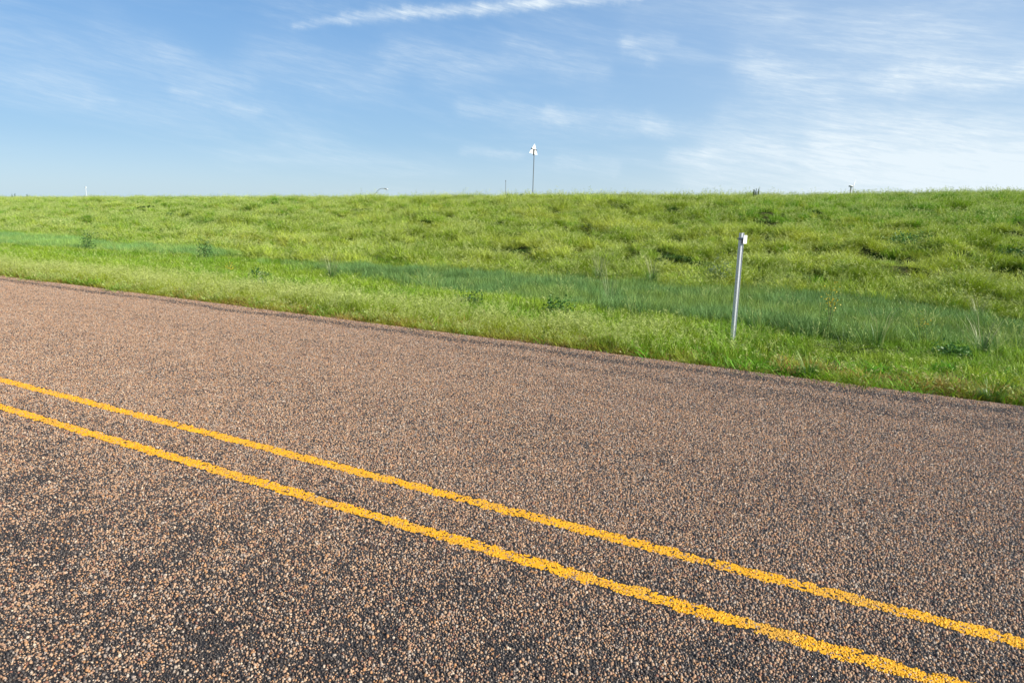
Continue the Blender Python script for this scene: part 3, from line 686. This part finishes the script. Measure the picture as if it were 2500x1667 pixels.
# ------------------------------------------------------------------ slender things on the skyline
def along(bearing, dist): return dist * math.cos(R(bearing)), dist * math.sin(R(bearing))
x_, y_ = along(118.67, 120); z0 = -4.0
root = empty('mast', (x_, y_, tz(x_, y_)), 0); zt = 1.65 + 120 * math.tan(R(1.27)) - tz(x_, y_)
tag(root, 'hair-thin grey mast behind the bank, left of the tall triangular sign', 'mast')
mb = MB(); mb.tube([(0, 0, 0), (0, 0, zt - .25)], .045, 8); mb.build('pole', M_grey, root)
mb = MB(); mb.tube([(0, 0, zt - .25), (0, 0, zt)], .075, 8); mb.build('cap', M_grey, root)
x_, y_ = along(149.5, 300); g0 = tz(x_, y_); zt = 1.65 + 300 * math.tan(R(.16)) - g0
root = empty('light_mast', (x_, y_, g0), 0)
tag(root, 'far white pole with a slightly wider head rising over the left part of the field', 'mast')
mb = MB(); mb.tube([(0, 0, 0), (0, 0, zt - .6)], [.09, .07], 8); mb.build('pole', M_pale, root)
mb = MB(); mb.box((0, 0, zt - .35), (.42, .3, .45)); mb.build('head', M_pale, root)
# street lamp arm over the crest
D = 150; x_, y_ = along(129.1, D); g0 = tz(x_, y_)
root = empty('street_lamp', (x_, y_, g0), R(129.1 - 90))
tag(root, 'grey curved street lamp arm showing above the bank, its pole hidden behind', 'street lamp')
e = lambda deg: 1.65 + D * math.tan(R(deg)) - g0
mb = MB(); mb.tube([(-.7, 0, 0), (-.7, 0, e(-.25))], [.11, .08], 10); mb.build('pole', M_grey, root)
mb = MB(); mb.tube([(-.7, 0, e(-.25)), (-.3, 0, e(.0)), (.1, 0, e(.2)), (.55, 0, e(.36)), (.95, 0, e(.42)), (1.35, 0, e(.43)), (1.6, 0, e(.42))], .055, 8, ); mb.build('arm', M_grey, root)
mb = MB(); mb.tube([(1.5, 0, e(.425)), (1.7, 0, e(.42)), (2.0, 0, e(.39)), (2.25, 0, e(.355))], [.06, .12, .14, .06], 10); hd = mb.build('lamp_head', M_grey, root)
mb = MB(); mb.tube([(2.1, 0, e(.40)), (2.36, 0, e(.375))], .07, 8); mb.build('lens', M_white, hd)
# far wind turbine on the right
D = 2200; x_, y_ = along(92.31, D); g0 = tz(x_, y_); hub = 1.65 + D * math.tan(R(1.14)) - g0
root = empty('wind_turbine', (x_, y_, g0), R(72))
tag(root, 'far wind turbine on the horizon, one pale blade pointing up', 'wind turbine')
mb = MB(); mb.tube([(-2, 0, 0), (0, 0, hub)], [3.0, 1.8], 12); mb.build('tower', M_tower, root)
mb = MB(); mb.box((0, 1, hub), (4.2, 10, 3.6)); mb.tube([(0, -4, hub), (0, -6.5, hub)], [1.9, 1.0], 10); mb.build('nacelle', M_grey, root)
for a_ in (35, 155, 275):
    mb = MB(); A = Matrix.Translation((0, -5.5, hub)) @ Matrix.Rotation(R(a_), 4, 'Y') 
    pass
    mb.tube([A @ Vector((0, 0, 1)), A @ Vector((0, 0, 5)), A @ Vector((0, 0, 26))], [.7, 1.3, .25], 8); mb.build('blade', M_pale, root)

# ------------------------------------------------------------------ plants one can tell apart
def leaf_mat(name, c, c2, tr=.3):
    mt, n, b = material(name)
    at = n.new('ShaderNodeAttribute', attribute_name='leaf'); s = n.new('ShaderNodeSeparateColor'); n.put(s.inputs[0], at.outputs['Color'])
    cc = n.mix(s.outputs[0], (*c, 1), (*c2, 1)); n.put(b.inputs['Base Color'], cc); b.inputs['Roughness'].default_value = .45
    tl = n.new('ShaderNodeBsdfTranslucent'); n.put(tl.inputs[0], cc); mx = n.new('ShaderNodeMixShader'); mx.inputs[0].default_value = tr
    n.l.new(b.outputs[0], mx.inputs[1]); n.l.new(tl.outputs[0], mx.inputs[2]); n.l.new(mx.outputs[0], n.n['Material Output'].inputs[0])
    return mt
L_dark = leaf_mat('dark_leaves', (.035, .11, .018), (.07, .17, .03))
L_green = leaf_mat('green_leaves', (.06, .17, .025), (.11, .24, .04))
L_blue = leaf_mat('blue_grey_leaves', (.10, .17, .10), (.19, .26, .17))
L_lime = leaf_mat('lime_leaves', (.11, .20, .015), (.19, .27, .02))
L_stem = simple('green_stem', (.10, .13, .04), .7)
L_pale = leaf_mat('straw_stalks', (.24, .26, .11), (.40, .41, .21))
L_yel = leaf_mat('yellow_petals', (.70, .50, .02), (.85, .62, .04), .2)
def leaves(name, mat, parent, n_, rx, ry, rz, size, seed, aspect=.45, base=.15, droop=0.0, shell=.0):
    r = np.random.default_rng(seed); V = []; T = []; C = []
    for i in range(n_):
        while True:
            p = r.uniform(-1, 1, 3)
            l2 = np.linalg.norm(p)
            if shell < l2 < 1 and p[2] > -.6: break
        lump = .8 + .4 * math.sin(p[0] * 4 + seed) * math.cos(p[1] * 5 + seed)
        c = np.array([p[0] * rx * lump, p[1] * ry * lump, base + (p[2] + .6) / 1.6 * rz * lump])
        a = r.normal(0, 1, 3); a[2] = a[2] * .5 + .35; a /= np.linalg.norm(a)
        bb = np.cross(a, r.normal(0, 1, 3)); bb /= np.linalg.norm(bb); nn = np.cross(a, bb)
        s = size * r.uniform(.6, 1.3); o = len(V)
        V += [c, c + a * s * .5 + bb * s * aspect * .5 + nn * s * .06, c + a * s - nn * s * .12, c + a * s * .5 - bb * s * aspect * .5 + nn * s * .06]
        T += [(o, o + 1, o + 2), (o, o + 2, o + 3)]; v = r.random(); C += [(v, v, v, 1)] * 4
    ob = bpy.data.objects.new(name, fast_mesh(name, np.array(V), np.array(T), mat, {'leaf': np.array(C)}, smooth=False)); col.objects.link(ob); ob.parent = parent
    return ob
def stems(parent, n_, rx, h, seed, rad=.004, mat=None, name='stem'):
    r = random.Random(seed); mb = MB()
    for i in range(n_):
        a = r.random() * 6.283; q_ = r.uniform(.2, 1) * rx; hh = h * r.uniform(.6, 1)
        mb.tube([(0.02 * math.cos(a), .02 * math.sin(a), -.04), (q_ * .4 * math.cos(a), q_ * .4 * math.sin(a), hh * .55), (q_ * math.cos(a), q_ * math.sin(a), hh)], [rad, rad * .8, rad * .4], 5)
    return mb.build(name, mat or L_stem, parent)
def bush(name, label, cat, x, y, rx, ry, h, n_, size, mat, seed, base=.02, group=None, aspect=.45, smat=None):
    o = empty(name, (x, y, tz(x, y)), 0); tag(o, label, cat, group)
    stems(o, 7, rx * .8, h * .9, seed, max(.003, rx * .012), smat); leaves('foliage', mat, o, n_, rx, ry, h, size, seed, aspect, base)
    return o
bush('leafy_weed', 'low dark green leafy weed in pale grass left of the two nearer hollows', 'weed', -11.0, 9.75, .34, .22, .28, 420, .06, L_dark, 1)
bush('leafy_weed', 'bright green round-leaved weed over a dark hollow, nearest left of the steel post', 'weed', -4.15, 9.25, .27, .2, .30, 560, .038, L_green, 2, .04, aspect=.8)
bush('leafy_weed', 'dark low weed hollow in the grass, left of the bright round-leaved one', 'weed', -5.75, 9.35, .36, .14, .26, 360, .045, L_dark, 3)
bush('leafy_weed', 'broad-leaved green weed low in the grass at the right end of the verge', 'weed', .92, 9.4, .26, .18, .17, 380, .045, L_green, 4, aspect=.55)
bush('mat_plant', 'low yellow-green mat of tiny leaves right of the steel post', 'weed', -.25, 8.95, .60, .26, .17, 2600, .016, L_lime, 5, aspect=.7)
bush('mat_plant', 'low yellow-green mat of tiny leaves at the foot of the steel post', 'weed', -1.0, 8.2, .42, .2, .14, 1500, .016, L_lime, 6, aspect=.7)
bush('grey_weed', 'small blue-grey weed beside the dark leafy weed at the left', 'weed', -10.1, 9.0, .2, .15, .22, 220, .035, L_blue, 7)
bush('grey_weed', 'wispy blue-grey weed at the foot of the bank behind the steel post', 'weed', -3.2, 16.3, .45, .3, .75, 500, .07, L_blue, 8, aspect=.18)
bush('bright_shrub', 'rounded lime-green shrub on the left bank, right one of a close pair', 'shrub', -31.0, 23.2, .34, .3, .62, 900, .07, L_lime, 9)
bush('bright_shrub', 'flatter green shrub on the left bank, left one of the close pair', 'shrub', -32.1, 23.0, .5, .4, .42, 1000, .07, L_green, 10)
bush('bright_shrub', 'small lime-green shrub standing alone left of the pair on the left bank', 'shrub', -35.2, 22.9, .32, .3, .5, 700, .07, L_lime, 11)
bush('leafy_weed', 'bright green leafy clump halfway up the bank, upper right', 'weed', .7, 22.1, .75, .5, .6, 1500, .075, L_green, 12)
bush('leafy_weed', 'dark weed patch at the right edge halfway up the bank', 'weed', 3.2, 21.6, .7, .35, .4, 900, .06, L_dark, 13)
bush('tall_weed', 'dark upright weed in front of the left blue-green strip, the one farther left', 'weed', -24.0, 14.0, .35, .3, .85, 420, .06, L_dark, 14)
bush('tall_weed', 'dark upright weed in front of the left blue-green strip, the one farther right', 'weed', -18.3, 14.2, .3, .25, .8, 360, .06, L_dark, 15)
for i, (x_, y_, h_, rx, sd_, lb) in enumerate(((-18.15, 35.0, .34, .22, 16, 'dark green low bush on the crest just left of the sign pole'), (-19.04, 35.0, .30, .20, 17, 'dark green low bush on the crest at the foot of the thin grey mast'),
        (-75.4, 36.5, .48, .34, 18, 'yellow-green bush on the skyline at the far left end'))):
    bush('crest_bush', lb, 'bush', x_, y_, rx, rx * .8, h_ + .1, 500, .05, L_dark if i < 2 else L_lime, sd_)
def spiky(name, label, x, y, tips, wd, group=None):
    o = empty(name, (x, y, tz(x, y)), 0); tag(o, label, 'weed', group)
    st = MB()
    for dx, lean, hh in tips: st.tube([(dx, 0, 0), (dx + lean, 0, hh)], [.012, .006], 5)
    st.build('stem', L_stem, o)
    for i, (dx, lean, hh) in enumerate(tips):
        lf = leaves('leaf_spike', L_spk, o, 150, wd, wd, hh * .6, .05, 40 + i + int(abs(x)), .4, hh * .42)
        co = np.zeros(len(lf.data.vertices) * 3); lf.data.vertices.foreach_get('co', co); co = co.reshape(-1, 3); co[:, 0] += dx + lean * co[:, 2] / hh
        lf.data.vertices.foreach_set('co', co.ravel()); lf.data.update()
L_spk = leaf_mat('grey_green_leaves', (.07, .13, .05), (.12, .18, .08))
spiky('spiky_weed', 'upright weed with three dark spikes on the skyline left of the wind turbine', -5.52, 35.2, ((-.09, .0, .58), (0.0, .01, .60), (.09, .04, .64)), .03)
spiky('spiky_weed', 'leaning dark weed spike on the left skyline, left one of the close pair', -74.1, 36.5, ((0, .12, .72),), .07)
spiky('spiky_weed', 'leaning dark weed spike on the left skyline, right one of the close pair', -73.65, 36.5, ((0, .18, .74),), .07)
spiky('spiky_weed', 'thicker dark weed spike standing alone on the left skyline', -71.0, 36.2, ((0, .1, .68), (.08, .18, .72)), .06)
# yellow flowered sweet clover behind the post
def flower_weed(label, x, y, h, n_, seed, nfl):
    o = empty('yellow_flower_weed', (x, y, tz(x, y)), 0); tag(o, label, 'wildflower')
    stems(o, n_, .16, h, seed, .0035, L_stem); leaves('foliage', L_green, o, 160, .16, .12, h * .75, .03, seed, .4, .1)
    leaves('flower', L_yel, o, nfl, .15, .10, h * .5, .02, seed + 1, .8, h * .5)
flower_weed('tall yellow-flowered weed between the steel post and the right edge', -.48, 9.95, .78, 6, 60, 90)
flower_weed('short weed with orange-yellow flowers at the right end of the verge', .62, 10.2, .5, 4, 62, 40)
flower_weed('small yellow-flowered weed among the grass at the left, near the dark leafy weed', -13.2, 10.9, .4, 5, 64, 90)
# bunch grasses
def bunch(label, x, y, h, n_, seed, mat=None, spread=.28, cat='bunchgrass', wid=.0024):
    o = empty('bunchgrass', (x, y, tz(x, y)), 0); tag(o, label, cat)
    r = np.random.default_rng(seed); 
    for nm, cnt, hh0, mt_, wd in (('blades', n_ * 4, h * .5, L_green, wid * 1.3), ('stalks', n_, h, mat or L_pale, wid)):
        V = []; T = []; C = []
        for i in range(cnt):
            a = r.random() * 6.283; hh = hh0 * r.uniform(.7, 1.1); le = abs(r.normal(0, spread)); dr = np.array([math.cos(a), math.sin(a), 0]); side = np.array([-dr[1], dr[0], 0]) * wd * .5
            p0 = dr * r.uniform(0, .08); pts = [p0 + dr * hh * (le * t + .25 * t ** 3) + np.array([0, 0, hh * t]) for t in (0, .4, .75, 1)]
            o_ = len(V); wv = (1, 1, 1.7 if nm == 'stalks' else .8, 0.2); v = r.random()
            for p_, w_ in zip(pts, wv): V += [p_ - side * w_, p_ + side * w_]; C += [(v, v, v, 1)] * 2
            for j in range(3): q0 = o_ + 2 * j; T += [(q0, q0 + 1, q0 + 3), (q0, q0 + 3, q0 + 2)]
        ob = bpy.data.objects.new(nm, fast_mesh(nm, np.array(V), np.array(T), mt_, {'leaf': np.array(C)}, smooth=False)); col.objects.link(ob); ob.parent = o
bunch('tall pale-stalked bunchgrass rising from the blue-green stand, left of the steel post', -4.35, 12.1, .9, 22, 70, spread=.22)
bunch('pale arching bunchgrass at the left end of the blue-green stand', -11.7, 12.6, .75, 50, 71, spread=.3)
bunch('whitish bunchgrass at the foot of the bank near the right edge', 1.75, 14.9, .6, 40, 72, spread=.3)
bunch('bunch of white dry stalks in the verge at the right edge', 1.25, 9.8, .5, 30, 73, spread=.3, wid=.003)
bunch('few tall dry stalks right of the yellow-flowered weed', .12, 9.7, .62, 8, 74, spread=.14, wid=.005)
bunch('pale fountain of grass at the foot of the bank left of centre', -5.9, 15.6, .8, 60, 75, spread=.3)
bunch('broad pale grass fountain at the foot of the bank behind the tall pale stalks', -4.6, 15.7, .8, 60, 76, spread=.34)
bunch('bright green grass tuft spilling onto the road edge, nearer the steel post', -.46, 7.08, .24, 40, 77, L_lime, .5, wid=.005)
bunch('bright green grass tuft spilling onto the road edge at the right end', 1.02, 7.08, .2, 40, 78, L_lime, .5, wid=.005)

GROUPS = {'leafy_weed': 'leafy weeds scattered in the grass', 'mat_plant': 'low mat plants round the steel post', 'grey_weed': 'blue-grey weeds in the grass', 'bright_shrub': 'small bright shrubs on the left bank',
          'tall_weed': 'dark weeds by the left blue-green strip', 'crest_bush': 'low bushes on the crest', 'spiky_weed': 'weed spikes on the skyline', 'yellow_flower_weed': 'yellow-flowered weeds', 'bunchgrass': 'pale and bright bunchgrasses'}
for o in col.objects:
    k_ = o.name.split('.')[0]
    if o.parent is None and k_ in GROUPS: o['group'] = GROUPS[k_]
